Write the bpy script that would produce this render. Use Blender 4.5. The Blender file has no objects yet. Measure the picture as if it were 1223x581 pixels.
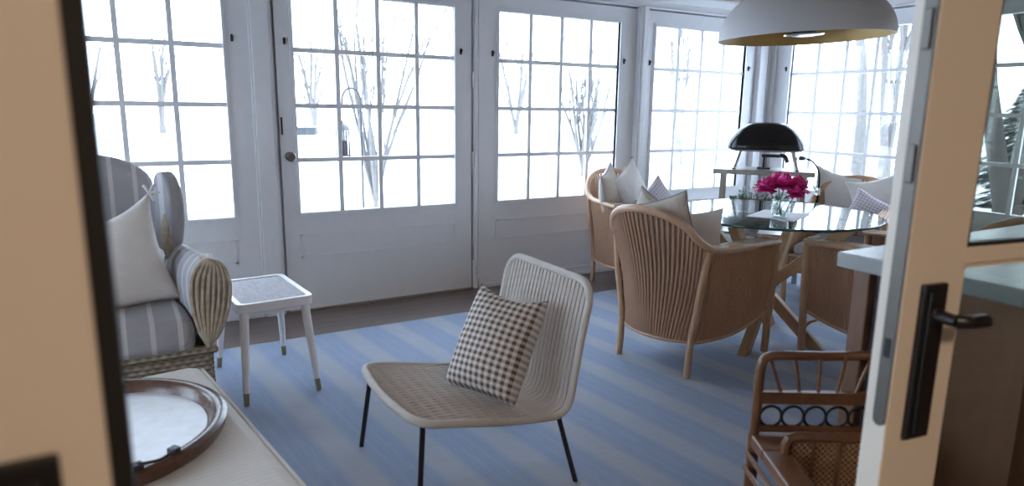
import bpy, math, random
from mathutils import Vector, Matrix, noise
PI = math.pi
scn = bpy.context.scene
COL = scn.collection

# ------------------------------------------------------------------ camera
H = 1.235
CR = Vector((0.86495176, -0.50167753, 0.01334565))
CU = Vector((0.0868438, 0.17581464, 0.98058522))
CF = Vector((0.49428393, 0.84699992, -0.19563876))
cd = bpy.data.cameras.new('camera')
cam = bpy.data.objects.new('camera', cd); COL.objects.link(cam)
cam.matrix_world = Matrix(((CR.x, CU.x, -CF.x, 0), (CR.y, CU.y, -CF.y, 0), (CR.z, CU.z, -CF.z, H), (0, 0, 0, 1)))
cd.sensor_width = 36.0
cd.lens = 803.9 / 1223 * 36
cd.clip_start = 0.02; cd.clip_end = 300
cd.dof.use_dof = True; cd.dof.focus_distance = 3.7; cd.dof.aperture_fstop = 3.0
scn.camera = cam

# ------------------------------------------------------------------ world and lamps
w = bpy.data.worlds.new('overcast_winter_sky'); scn.world = w; w.use_nodes = True
bg = w.node_tree.nodes['Background']
bg.inputs[0].default_value = (0.67, 0.815, 1.0, 1); bg.inputs[1].default_value = 11.0
scn.view_settings.view_transform = 'Standard'; scn.view_settings.look = 'None'
scn.view_settings.gamma = 1; scn.view_settings.use_curve_mapping = False
scn.view_settings.exposure = 0.0
scn.cycles.use_denoising = True
scn.cycles.max_bounces = 10; scn.cycles.diffuse_bounces = 5; scn.cycles.transparent_max_bounces = 24
scn.cycles.sample_clamp_indirect = 8.0
KITCHEN_LAMP_W = 31.0

# ------------------------------------------------------------------ node helpers
def mat_new(name):
    m = bpy.data.materials.new(name); m.use_nodes = True
    nt = m.node_tree
    return m, nt, nt.nodes['Principled BSDF']
def col4(c): return (c[0], c[1], c[2], 1)
def mathn(nt, op, a=None, b=None, c=None):
    n = nt.nodes.new('ShaderNodeMath'); n.operation = op
    for i, v in enumerate((a, b, c)):
        if v is None: continue
        if isinstance(v, (int, float)): n.inputs[i].default_value = v
        else: nt.links.new(v, n.inputs[i])
    return n.outputs[0]
def mixc(nt, f, a, b):
    n = nt.nodes.new('ShaderNodeMix'); n.data_type = 'RGBA'
    for s, v in ((n.inputs[0], f), (n.inputs[6], a), (n.inputs[7], b)):
        if isinstance(v, (int, float)): s.default_value = v
        elif isinstance(v, tuple): s.default_value = col4(v)
        else: nt.links.new(v, s)
    return n.outputs[2]
def coords(nt, kind='Object', scale=(1, 1, 1), rot=(0, 0, 0)):
    t = nt.nodes.new('ShaderNodeTexCoord'); m = nt.nodes.new('ShaderNodeMapping')
    m.inputs['Scale'].default_value = scale; m.inputs['Rotation'].default_value = rot
    nt.links.new(t.outputs[kind], m.inputs[0]); return m.outputs[0]
def noisen(nt, vec, scale, detail=3, rough=.5):
    n = nt.nodes.new('ShaderNodeTexNoise'); n.inputs['Scale'].default_value = scale
    n.inputs['Detail'].default_value = detail; n.inputs['Roughness'].default_value = rough
    nt.links.new(vec, n.inputs['Vector']); return n.outputs[0]
def sep(nt, vec):
    s = nt.nodes.new('ShaderNodeSeparateXYZ'); nt.links.new(vec, s.inputs[0]); return s.outputs
def bump(nt, b, h, strength=.3, dist=.005):
    n = nt.nodes.new('ShaderNodeBump'); n.inputs['Strength'].default_value = strength
    n.inputs['Distance'].default_value = dist
    nt.links.new(h, n.inputs['Height']); nt.links.new(n.outputs[0], b.inputs['Normal'])
def plain(name, c, rough=.5, metal=0.0, var=.06, nscale=20, bmp=0.0, spec=.5):
    m, nt, b = mat_new(name)
    v = coords(nt); n = noisen(nt, v, nscale)
    d = tuple(max(0, x * (1 - var * 2)) for x in c); l = tuple(min(1, x * (1 + var * 2)) for x in c)
    nt.links.new(mixc(nt, n, d, l), b.inputs['Base Color'])
    b.inputs['Roughness'].default_value = rough; b.inputs['Metallic'].default_value = metal
    b.inputs['Specular IOR Level'].default_value = spec
    if bmp: bump(nt, b, n, bmp)
    return m
def wood(name, c1, c2, scale=(1, 8, 8), rough=.45, rings=6):
    m, nt, b = mat_new(name)
    v = coords(nt, scale=scale); n = noisen(nt, v, rings, 5, .6)
    nt.links.new(mixc(nt, n, c1, c2), b.inputs['Base Color'])
    b.inputs['Roughness'].default_value = rough; bump(nt, b, n, .12)
    return m
def fabric(name, c, stripes=None, weave=600, rough=.9, var=.08):
    """stripes: (axis, period, width, colour)"""
    m, nt, b = mat_new(name)
    v = coords(nt); x, y, z = sep(nt, v)
    n = noisen(nt, v, 14)
    colr = mixc(nt, n, tuple(k * (1 - var) for k in c), tuple(min(1, k * (1 + var)) for k in c))
    if stripes:
        ax, per, wd, sc = stripes
        s = (x, y, z)[ax]
        fr = mathn(nt, 'FRACT', mathn(nt, 'ADD', mathn(nt, 'DIVIDE', s, per), 100.0))
        k = mathn(nt, 'LESS_THAN', fr, wd / per)
        k2 = mathn(nt, 'MULTIPLY', mathn(nt, 'LESS_THAN', mathn(nt, 'ABSOLUTE', mathn(nt, 'SUBTRACT', fr, .5)), .35 * wd / per), .5)
        colr = mixc(nt, mathn(nt, 'MULTIPLY', k, .55), colr, sc)
    nt.links.new(colr, b.inputs['Base Color'])
    b.inputs['Roughness'].default_value = rough; b.inputs['Specular IOR Level'].default_value = .2
    wv = mathn(nt, 'MULTIPLY', mathn(nt, 'SINE', mathn(nt, 'MULTIPLY', mathn(nt, 'ADD', x, y), weave)), mathn(nt, 'SINE', mathn(nt, 'MULTIPLY', z, weave)))
    bump(nt, b, mathn(nt, 'ADD', wv, mathn(nt, 'MULTIPLY', n, 6.0)), .35, .002)
    return m
def wicker(name, c1, c2, f=90.0, strength=.9):
    m, nt, b = mat_new(name)
    v = coords(nt); x, y, z = sep(nt, v)
    h = mathn(nt, 'ADD', x, y)
    a = mathn(nt, 'SINE', mathn(nt, 'MULTIPLY', h, f * 2.2)); row = mathn(nt, 'SINE', mathn(nt, 'MULTIPLY', z, f * 4))
    alt = mathn(nt, 'MULTIPLY', a, mathn(nt, 'SIGN', mathn(nt, 'SINE', mathn(nt, 'MULTIPLY', z, f * 2))))
    hh = mathn(nt, 'ADD', mathn(nt, 'MULTIPLY', row, .5), mathn(nt, 'MULTIPLY', alt, .5))
    fac = mathn(nt, 'MULTIPLY_ADD', hh, .5, .5)
    n = noisen(nt, v, 30)
    fac = mathn(nt, 'MULTIPLY', fac, mathn(nt, 'ADD', n, .5))
    nt.links.new(mixc(nt, fac, c1, c2), b.inputs['Base Color'])
    b.inputs['Roughness'].default_value = .6; bump(nt, b, hh, strength, .004)
    return m
def gingham(name, dark, light, per, soft=False):
    m, nt, b = mat_new(name)
    v = coords(nt); x, y, z = sep(nt, v)
    def st(s):
        k = mathn(nt, 'SINE', mathn(nt, 'MULTIPLY', s, 2 * PI / per))
        return mathn(nt, 'MINIMUM', mathn(nt, 'MAXIMUM', mathn(nt, 'MULTIPLY_ADD', k, 2.2, .5), 0.0), 1.0)
    f = mathn(nt, 'MULTIPLY', mathn(nt, 'ADD', st(x), st(y)), .5)
    nt.links.new(mixc(nt, f, light, dark), b.inputs['Base Color'])
    b.inputs['Roughness'].default_value = .9; b.inputs['Specular IOR Level'].default_value = .2
    bump(nt, b, noisen(nt, v, 40), .3, .003)
    return m
def pane_glass(name, tint=(.97, .98, .98), refl=.08, rough=.0):
    m = bpy.data.materials.new(name); m.use_nodes = True; nt = m.node_tree
    nt.nodes.clear()
    o = nt.nodes.new('ShaderNodeOutputMaterial'); t = nt.nodes.new('ShaderNodeBsdfTransparent')
    g = nt.nodes.new('ShaderNodeBsdfGlossy'); mx = nt.nodes.new('ShaderNodeMixShader')
    ge = nt.nodes.new('ShaderNodeNewGeometry'); dp = nt.nodes.new('ShaderNodeVectorMath'); dp.operation = 'DOT_PRODUCT'
    nt.links.new(ge.outputs['Normal'], dp.inputs[0]); nt.links.new(ge.outputs['Incoming'], dp.inputs[1])
    sch = mathn(nt, 'POWER', mathn(nt, 'SUBTRACT', 1.0, mathn(nt, 'ABSOLUTE', dp.outputs['Value'])), 5.0)
    t.inputs[0].default_value = col4(tint); g.inputs['Roughness'].default_value = rough
    k = mathn(nt, 'MINIMUM', mathn(nt, 'MULTIPLY_ADD', sch, 1.0 - refl / 2, refl / 2), 1.0)
    nt.links.new(k, mx.inputs[0]); nt.links.new(t.outputs[0], mx.inputs[1]); nt.links.new(g.outputs[0], mx.inputs[2])
    nt.links.new(mx.outputs[0], o.inputs[0]); return m

M = {}
M['trim'] = plain('white_painted_trim', (.66, .66, .68), .45, var=.02)
M['wall'] = plain('white_wall_paint', (.72, .72, .74), .7, var=.02)
M['kitchen'] = plain('warm_kitchen_paint', (.62, .55, .46), .8, var=.03)
M['leaf'] = plain('cream_door_paint', (.78, .70, .60), .4, var=.015, nscale=6)
M['bronze'] = plain('dark_bronze', (.03, .028, .028), .4, .6)
M['black'] = plain('black_satin', (.012, .012, .014), .35)
M['enamel'] = plain('glossy_black_enamel', (.006, .006, .007), .16, spec=.35)
M['rubber'] = plain('black_rubber', (.008, .008, .009), .7)
M['steel'] = plain('brushed_steel', (.40, .38, .36), .38, 1.0)
M['strip'] = plain('dull_latch_metal', (.16, .145, .13), .5, .9)
M['chrome'] = plain('chrome', (.75, .76, .78), .12, 1.0)
M['brass'] = plain('brass_ferrule', (.36, .30, .18), .35, 1.0)
M['pane'] = pane_glass('window_pane_glass')
M['leafglass'] = pane_glass('tinted_leaf_glass', (.66, .68, .64), .08)
M['tglass'] = pane_glass('table_glass', (.80, .88, .87), .10)
M['tedge'] = plain('table_glass_edge', (.02, .07, .065), .1)
M['vglass'] = pane_glass('vase_glass', (.90, .93, .93), .14)
M['snow'] = plain('snow', (.86, .88, .92), .8, var=.02, nscale=1.5)
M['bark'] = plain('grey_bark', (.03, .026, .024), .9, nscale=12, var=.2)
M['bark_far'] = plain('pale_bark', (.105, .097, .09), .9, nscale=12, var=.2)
M['needle'] = plain('evergreen_needles', (.010, .018, .013), .8, nscale=6, var=.3)
M['leafgreen'] = plain('green_leaves', (.05, .13, .045), .5, nscale=30, var=.3)
M['rattan'] = wood('honey_rattan', (.38, .225, .13), (.55, .35, .22), (14, 14, 3), .38)
M['rattan_dark'] = wood('brown_rattan', (.30, .165, .10), (.46, .28, .18), (20, 20, 4), .4)
M['bamboo'] = wood('reddish_bamboo', (.11, .042, .02), (.21, .09, .042), (14, 14, 5), .3)
M['oak'] = wood('oak_beams', (.36, .22, .12), (.52, .34, .2), (10, 10, 2), .45)
M['walnut'] = wood('red_brown_wood', (.14, .07, .045), (.21, .12, .08), (14, 14, 3), .35)
M['cabinet'] = wood('brown_cabinet_wood', (.26, .12, .07), (.36, .19, .12), (6, 6, 2), .5)
M['traywood'] = wood('dark_tray_wood', (.055, .028, .022), (.13, .065, .045), (12, 12, 12), .22)
M['stoolwhite'] = plain('white_lacquer', (.80, .80, .82), .35, var=.02)
M['rope'] = fabric('taupe_rope', (.50, .455, .42), weave=1400, rough=.75)
M['pil_lin'] = fabric('natural_linen', (.52, .46, .40))
M['pil_white'] = fabric('white_cotton', (.66, .63, .61))
M['pil_stripe'] = fabric('pinstripe_linen', (.48, .42, .36), (0, .035, .003, (.36, .34, .33)))
M['piping'] = fabric('grey_piping', (.30, .29, .31))
M['gingham'] = gingham('brown_gingham', (.115, .075, .06), (.62, .58, .55), .0215)
M['plaid'] = gingham('lavender_plaid', (.36, .34, .42), (.66, .64, .66), .020)
M['uph'] = fabric('grey_striped_ticking', (.36, .35, .375), (0, .085, .016, (.72, .70, .70)))
M['uph_y'] = fabric('grey_striped_ticking_side', (.36, .35, .375), (1, .085, .016, (.72, .70, .70)))
M['seatgrey'] = fabric('grey_seat_fabric', (.36, .345, .35), (1, .03, .004, (.5, .48, .48)))
M['ottoman'] = fabric('ribbed_cream_cotton', (.62, .59, .56), (1, .018, .003, (.50, .47, .45)))
M['wicker'] = wicker('olive_wicker', (.11, .09, .065), (.40, .34, .25))
M['wickerpale'] = wicker('pale_wicker', (.26, .22, .16), (.56, .50, .40))
M['cane_rib'] = plain('tan_bent_cane', (.36, .30, .23), .55, var=.25, nscale=45, bmp=.3)
M['marble'] = plain('grey_marble', (.30, .315, .32), .25, var=.16, nscale=9)
M['whitelamp'] = plain('matt_greige_shade', (.42, .40, .40), .6, var=.01)
M['gold'] = plain('ochre_gold_lining', (.42, .26, .08), .45, .3)
M['mat_cloth'] = fabric('white_placemat', (.78, .79, .82))
M['traytop'] = plain('whitewashed_tray_base', (.66, .68, .72), .3, var=.10, nscale=25)
M['peony'] = plain('magenta_petals', (.62, .02, .22), .55, var=.25, nscale=60)
M['stem'] = plain('green_stem', (.05, .12, .03), .5)
M['terracotta'] = plain('grey_pot', (.30, .31, .32), .6)
M['darkmetal'] = plain('dark_lantern_metal', (.012, .012, .016), .5)
def cane():
    m, nt, b = mat_new('woven_cane')
    x, y, z = sep(nt, coords(nt))
    f = 2 * PI / .014
    h = mathn(nt, 'MULTIPLY', mathn(nt, 'SINE', mathn(nt, 'MULTIPLY', x, f)), mathn(nt, 'SINE', mathn(nt, 'MULTIPLY', mathn(nt, 'ADD', y, z), f)))
    nt.links.new(mixc(nt, mathn(nt, 'LESS_THAN', h, -.25), (.40, .20, .10), (.10, .04, .02)), b.inputs['Base Color'])
    b.inputs['Roughness'].default_value = .45; bump(nt, b, h, .6, .003); return m
M['cane'] = cane()
def stoolweave():
    m, nt, b = mat_new('pale_woven_seat')
    v = coords(nt); x, y, z = sep(nt, v); f = 2 * PI / .012
    h = mathn(nt, 'MULTIPLY', mathn(nt, 'SINE', mathn(nt, 'MULTIPLY', x, f)), mathn(nt, 'SINE', mathn(nt, 'MULTIPLY', y, f * .6)))
    n = noisen(nt, coords(nt, scale=(40, 6, 6)), 3)
    k = mathn(nt, 'MULTIPLY_ADD', h, .3, n)
    nt.links.new(mixc(nt, k, (.22, .20, .22), (.50, .48, .51)), b.inputs['Base Color'])
    b.inputs['Roughness'].default_value = .7; bump(nt, b, h, .7, .003); return m
M['stoolweave'] = stoolweave()
def planks(name, c1, c2, c3, width, axis='y', rough=.4):
    m, nt, b = mat_new(name)
    v = coords(nt); x, y, z = sep(nt, v)
    s = y if axis == 'y' else x
    q = mathn(nt, 'DIVIDE', s, width); fl = mathn(nt, 'FLOOR', q); fr = mathn(nt, 'FRACT', mathn(nt, 'ADD', q, 100.0))
    wn = nt.nodes.new('ShaderNodeTexWhiteNoise'); wn.noise_dimensions = '1D'; nt.links.new(fl, wn.inputs['W'])
    base = mixc(nt, wn.outputs[0], c1, c2)
    g = noisen(nt, coords(nt, scale=(2, 30, 30) if axis == 'y' else (30, 2, 30)), 3, 5)
    base = mixc(nt, mathn(nt, 'MULTIPLY', g, .5), base, c3)
    gap = mathn(nt, 'LESS_THAN', fr, .035)
    base = mixc(nt, gap, base, tuple(k * .3 for k in c1))
    nt.links.new(base, b.inputs['Base Color']); b.inputs['Roughness'].default_value = rough
    bump(nt, b, mathn(nt, 'SUBTRACT', g, mathn(nt, 'MULTIPLY', gap, 2.0)), .2, .003); return m
M['floor'] = planks('brown_floor_planks', (.105, .078, .072), (.16, .122, .112), (.21, .16, .145), .09)
M['ceil'] = planks('brown_ceiling_boards', (.20, .14, .10), (.26, .18, .13), (.30, .22, .16), .1)
def rugmat():
    m, nt, b = mat_new('blue_striped_rug')
    v = coords(nt, rot=(0, 0, math.radians(-6.0))); x, y, z = sep(nt, v)
    wob = mathn(nt, 'MULTIPLY', mathn(nt, 'SUBTRACT', noisen(nt, coords(nt, scale=(1, .3, 1)), 3), .5), .02)
    q = mathn(nt, 'FRACT', mathn(nt, 'ADD', mathn(nt, 'DIVIDE', mathn(nt, 'ADD', x, wob), .262), 100.0 + .30))
    # soft edged beige band
    d = mathn(nt, 'ABSOLUTE', mathn(nt, 'SUBTRACT', q, .5))
    f = mathn(nt, 'MINIMUM', mathn(nt, 'MAXIMUM', mathn(nt, 'MULTIPLY_ADD', d, -8.0, 2.15), 0.0), 1.0)
    f2 = mathn(nt, 'MULTIPLY', mathn(nt, 'LESS_THAN', mathn(nt, 'ABSOLUTE', mathn(nt, 'SUBTRACT', d, .40)), .02), .25)
    slub = noisen(nt, coords(nt, scale=(260, 9, 1)), 1, 4, .7)
    slub2 = noisen(nt, coords(nt, scale=(8, 190, 1)), 1, 3, .6)
    mot = noisen(nt, v, 6, 4)
    blue = mixc(nt, slub, (.15, .195, .305), (.33, .39, .51))
    beige = mixc(nt, slub2, (.29, .30, .34), (.42, .425, .45))
    c = mixc(nt, mathn(nt, 'MAXIMUM', f, f2), blue, beige)
    c = mixc(nt, mathn(nt, 'MULTIPLY', mot, .7), c, (.26, .30, .39))
    nt.links.new(c, b.inputs['Base Color']); b.inputs['Roughness'].default_value = .95
    b.inputs['Specular IOR Level'].default_value = .1
    bump(nt, b, mathn(nt, 'ADD', slub, slub2), .5, .003); return m
M['rug'] = rugmat()

# ------------------------------------------------------------------ mesh helpers
class MB:
    def __init__(s): s.v = []; s.f = []; s.m = []
    def add(s, vs, fs, mi=0):
        o = len(s.v); s.v += [tuple(p) for p in vs]; s.f += [tuple(i + o for i in f) for f in fs]; s.m += [mi] * len(fs); return s
    def box(s, c, d, R=None, mi=0, taper=1.0):
        vs = []
        for sx in (-1, 1):
            for sy in (-1, 1):
                for sz in (-1, 1):
                    k = taper if sz < 0 else 1.0
                    p = Vector((sx * d[0] / 2 * k, sy * d[1] / 2 * k, sz * d[2] / 2))
                    if R is not None: p = R @ p
                    vs.append(Vector(c) + p)
        return s.add(vs, [(0, 1, 3, 2), (4, 6, 7, 5), (0, 4, 5, 1), (2, 3, 7, 6), (0, 2, 6, 4), (1, 5, 7, 3)], mi)
    def b2(s, x0, x1, y0, y1, z0, z1, mi=0):
        return s.box(((x0 + x1) / 2, (y0 + y1) / 2, (z0 + z1) / 2), (abs(x1 - x0), abs(y1 - y0), abs(z1 - z0)), mi=mi)
    def tube(s, pts, r, n=8, closed=False, mi=0, sx=1.0):
        pts = [Vector(p) for p in pts]; N = len(pts)
        rs = r if isinstance(r, (list, tuple)) else [r] * N
        T = []
        for i in range(N):
            if closed: t = pts[(i + 1) % N] - pts[i - 1]
            else: t = pts[min(i + 1, N - 1)] - pts[max(i - 1, 0)]
            if t.length < 1e-9: t = Vector((0, 0, 1))
            T.append(t.normalized())
        a = T[0].orthogonal().normalized()
        if abs(T[0].z) < .9: a = T[0].cross(Vector((0, 0, 1))).normalized()
        vs = []
        for i in range(N):
            a = (a - T[i] * a.dot(T[i]))
            a = a.normalized() if a.length > 1e-6 else T[i].orthogonal().normalized()
            b = T[i].cross(a)
            for k in range(n):
                th = 2 * PI * k / n
                vs.append(pts[i] + a * math.cos(th) * rs[i] * sx + b * math.sin(th) * rs[i])
        fs = []
        for i in range(N if closed else N - 1):
            j = (i + 1) % N
            for k in range(n):
                l = (k + 1) % n
                fs.append((i * n + k, i * n + l, j * n + l, j * n + k))
        if not closed:
            fs.append(tuple(range(n - 1, -1, -1))); fs.append(tuple((N - 1) * n + k for k in range(n)))
        return s.add(vs, fs, mi)
    def cyl(s, p0, p1, r0, r1=None, n=12, mi=0):
        return s.tube([p0, p1], [r0, r0 if r1 is None else r1], n, mi=mi)
    def lathe(s, prof, c=(0, 0, 0), n=32, mi=0, sx=1, sy=1, cap=True):
        vs = []; fs = []; K = len(prof)
        for r, z in prof:
            for k in range(n):
                th = 2 * PI * k / n
                vs.append((c[0] + r * sx * math.cos(th), c[1] + r * sy * math.sin(th), c[2] + z))
        for i in range(K - 1):
            for k in range(n):
                l = (k + 1) % n
                fs.append((i * n + k, i * n + l, (i + 1) * n + l, (i + 1) * n + k))
        if cap and prof[0][0] > 1e-5: fs.append(tuple(range(n - 1, -1, -1)))
        if cap and prof[-1][0] > 1e-5: fs.append(tuple((K - 1) * n + k for k in range(n)))
        return s.add(vs, fs, mi)
    def prism(s, poly, fn, a, b, mi=0):
        """poly 2d points, fn(u,v,t)->xyz extruded t=a..b"""
        n = len(poly)
        vs = [fn(u, v, a) for u, v in poly] + [fn(u, v, b) for u, v in poly]
        fs = [tuple(range(n - 1, -1, -1)), tuple(range(n, 2 * n))] + [(i, (i + 1) % n, n + (i + 1) % n, n + i) for i in range(n)]
        return s.add(vs, fs, mi)
    def grid(s, fn, nu, nv, mi=0, cu=False):
        vs = [fn(i / (nu if cu else nu - 1), j / (nv - 1)) for i in range(nu) for j in range(nv)]
        fs = []
        for i in range(nu if cu else nu - 1):
            for j in range(nv - 1):
                a = i * nv + j; b = ((i + 1) % nu) * nv + j
                fs.append((a, b, b + 1, a + 1))
        return s.add(vs, fs, mi)
    def build(s, name, mats, parent=None, smooth=True, bevel=0, subsurf=0, solid=0, loc=None, mw=None, angle=40):
        me = bpy.data.meshes.new(name); me.from_pydata(s.v, [], s.f)
        if not isinstance(mats, (list, tuple)): mats = [mats]
        for m in mats: me.materials.append(m)
        me.polygons.foreach_set('material_index', s.m)
        me.update()
        import bmesh
        bm = bmesh.new(); bm.from_mesh(me)
        bmesh.ops.recalc_face_normals(bm, faces=bm.faces); bm.to_mesh(me); bm.free()
        me.polygons.foreach_set('use_smooth', [smooth] * len(me.polygons))
        if smooth:
            try: me.set_sharp_from_angle(angle=math.radians(angle))
            except Exception: pass
        o = bpy.data.objects.new(name, me); COL.objects.link(o)
        if parent: o.parent = parent
        if loc: o.location = loc
        if mw: o.matrix_world = mw
        if solid:
            k = o.modifiers.new('s', 'SOLIDIFY'); k.thickness = solid; k.offset = 0
        if subsurf:
            k = o.modifiers.new('u', 'SUBSURF'); k.levels = subsurf; k.render_levels = subsurf
        if bevel:
            k = o.modifiers.new('b', 'BEVEL'); k.width = bevel; k.segments = 3; k.limit_method = 'ANGLE'
            k.harden_normals = False
        return o
def tag(o, label, cat, group=None, kind=None):
    o['label'] = label; o['category'] = cat
    if group: o['group'] = group
    if kind: o['kind'] = kind
    return o
def thing(name, label, cat, loc=(0, 0, 0), rz=0.0, group=None):
    o = bpy.data.objects.new(name, None); COL.objects.link(o); o.empty_display_size = .1
    o.location = loc; o.rotation_euler = (0, 0, rz); return tag(o, label, cat, group)
def struct(o, label=None, cat=None):
    o['kind'] = 'structure'
    if label: o['label'] = label
    if cat: o['category'] = cat
    return o
def catmull(pts, k=6, closed=False):
    P = [Vector(p) for p in pts]; n = len(P); out = []
    for i in range(n if closed else n - 1):
        if closed: p0, p1, p2, p3 = P[i - 1], P[i], P[(i + 1) % n], P[(i + 2) % n]
        else: p0, p1, p2, p3 = P[max(i - 1, 0)], P[i], P[i + 1], P[min(i + 2, n - 1)]
        for j in range(k):
            t = j / k
            out.append(.5 * ((2 * p1) + (p2 - p0) * t + (2 * p0 - 5 * p1 + 4 * p2 - p3) * t * t + (3 * p1 - p0 - 3 * p2 + p3) * t ** 3))
    if not closed: out.append(P[-1])
    return out
def frame_mw(c, right, up):
    """object matrix with x=right, y=up (orthogonalised), z=normal"""
    r = Vector(right).normalized(); u = Vector(up); u = (u - r * u.dot(r)).normalized(); n = r.cross(u)
    return Matrix(((r.x, u.x, n.x, c[0]), (r.y, u.y, n.y, c[1]), (r.z, u.z, n.z, c[2]), (0, 0, 0, 1)))
def pillow(name, c, right, up, wd, ht, th, mat, label, cat='pillow', piping=None, group=None, seed=0, sag=.0, ears=.07, tilt=0.0):
    n = 21; mb = MB()
    def shape(i, j, s):
        u = -1 + 2 * i / (n - 1); v = -1 + 2 * j / (n - 1)
        u = math.sin(u * PI / 2) * .55 + u * .45; v = math.sin(v * PI / 2) * .55 + v * .45
        x = wd / 2 * u * (1 - ears * (1 - v * v)); y = ht / 2 * v * (1 - ears * (1 - u * u))
        y -= sag * (1 - u * u) * (v + 1) / 2 * ht
        k = max(0, (1 - u * u) * (1 - v * v)) ** .42
        nz = noise.noise(Vector((u * 1.6 + seed, v * 1.6, s * 3.1))) * .16 + noise.noise(Vector((u * 4 + seed, v * 4, s))) * .05
        z = s * th / 2 * k * (1 + nz) * (1 - .12 * v)
        return (x, y, z)
    mb.grid(lambda a, b: shape(round(a * (n - 1)), round(b * (n - 1)), 1), n, n)
    mb.grid(lambda a, b: shape(round(a * (n - 1)), round(b * (n - 1)), -1), n, n)
    R = frame_mw(c, right, up)
    o = mb.build(name, mat, mw=R, angle=75)
    import bmesh
    bm = bmesh.new(); bm.from_mesh(o.data); bmesh.ops.remove_doubles(bm, verts=bm.verts, dist=.0004)
    bmesh.ops.recalc_face_normals(bm, faces=bm.faces); bm.to_mesh(o.data); bm.free()
    tag(o, label, cat, group)
    if piping:
        e = []
        idx = [(i, 0) for i in range(n)] + [(n - 1, j) for j in range(1, n)] + [(i, n - 1) for i in range(n - 2, -1, -1)] + [(0, j) for j in range(n - 2, 0, -1)]
        e = [shape(i, j, 1) for i, j in idx]
        MB().tube(e, .0035, 6, closed=True).build('piping', piping, o)
    return o

# ------------------------------------------------------------------ setting
WY, WX = 4.065, 4.92          # inner faces of the long and the short window wall
CEIL = 2.095
GT, GB = 1.865, .607          # glass top and bottom
LX = -2.1                     # left wall
struct(MB().b2(LX - .2, WX + .2, -3.2, WY + .2, -.12, 0).build('floor', M['floor'], smooth=False), 'dark brown plank floor of the sunroom', 'floor')
struct(MB().b2(LX - .2, WX + .2, .56, WY + .2, CEIL, CEIL + .08).build('ceiling', M['ceil'], smooth=False), 'brown board ceiling above the windows', 'ceiling')
struct(MB().b2(LX - .2, WX + .2, -3.2, .56, 2.45, 2.53).build('ceiling', M['wall'], smooth=False), 'plain kitchen ceiling behind the camera', 'ceiling')
struct(MB().b2(LX - .1, LX, -3.2, .56, 0, 2.45).build('wall_kitchen_left', M['wall'], smooth=False))
struct(MB().b2(LX, WX, -3.2, -3.1, 0, 2.45).build('wall_near', M['kitchen'], smooth=False))
struct(MB().b2(WX, WX + .1, -3.2, .56, 0, 2.45).build('wall_kitchen_right', M['kitchen'], smooth=False))
# door wall the camera looks through
dw = MB(); dw.b2(LX, -.97, .44, .56, 0, 2.45); dw.b2(2.02, WX, .44, .56, 0, 2.45); dw.b2(-.97, 2.02, .44, .56, 2.06, 2.45)
struct(dw.build('wall_doorway', M['kitchen'], smooth=False))

# long wall (y) and short wall (x): solid pieces around the glazed units, u runs along the wall
def wall_shell(name, fn, segs, u0, u1):
    mb = MB(); u = u0
    for a, b in segs:
        fn(mb, u, a, 0, CEIL); u = b
        fn(mb, a, b, 1.985, CEIL)
        for c, d in ((a, a + .05), (b - .05, b)): fn(mb, c, d, 0, 1.985, .048)
        fn(mb, a, b, 1.93, 1.985, .048)
    fn(mb, u, u1, 0, CEIL)
    return struct(mb.build(name, M['trim'], smooth=False))
backunits = [(-1.90, -.62), (-.60, .665), (.80, 2.062), (2.095, 3.42), (3.50, 4.72)]
wall_shell('wall_back', lambda mb, a, b, z0, z1, o=0: mb.b2(a, b, WY + o, WY + .1, z0, z1), backunits, LX, WX + .1)
rightunits = [(1.50, 2.72), (2.76, 3.97)]
wall_shell('wall_right', lambda mb, a, b, z0, z1, o=0: mb.b2(WX + o, WX + .1, a, b, z0, z1), rightunits, .56, WY + .1)

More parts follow.
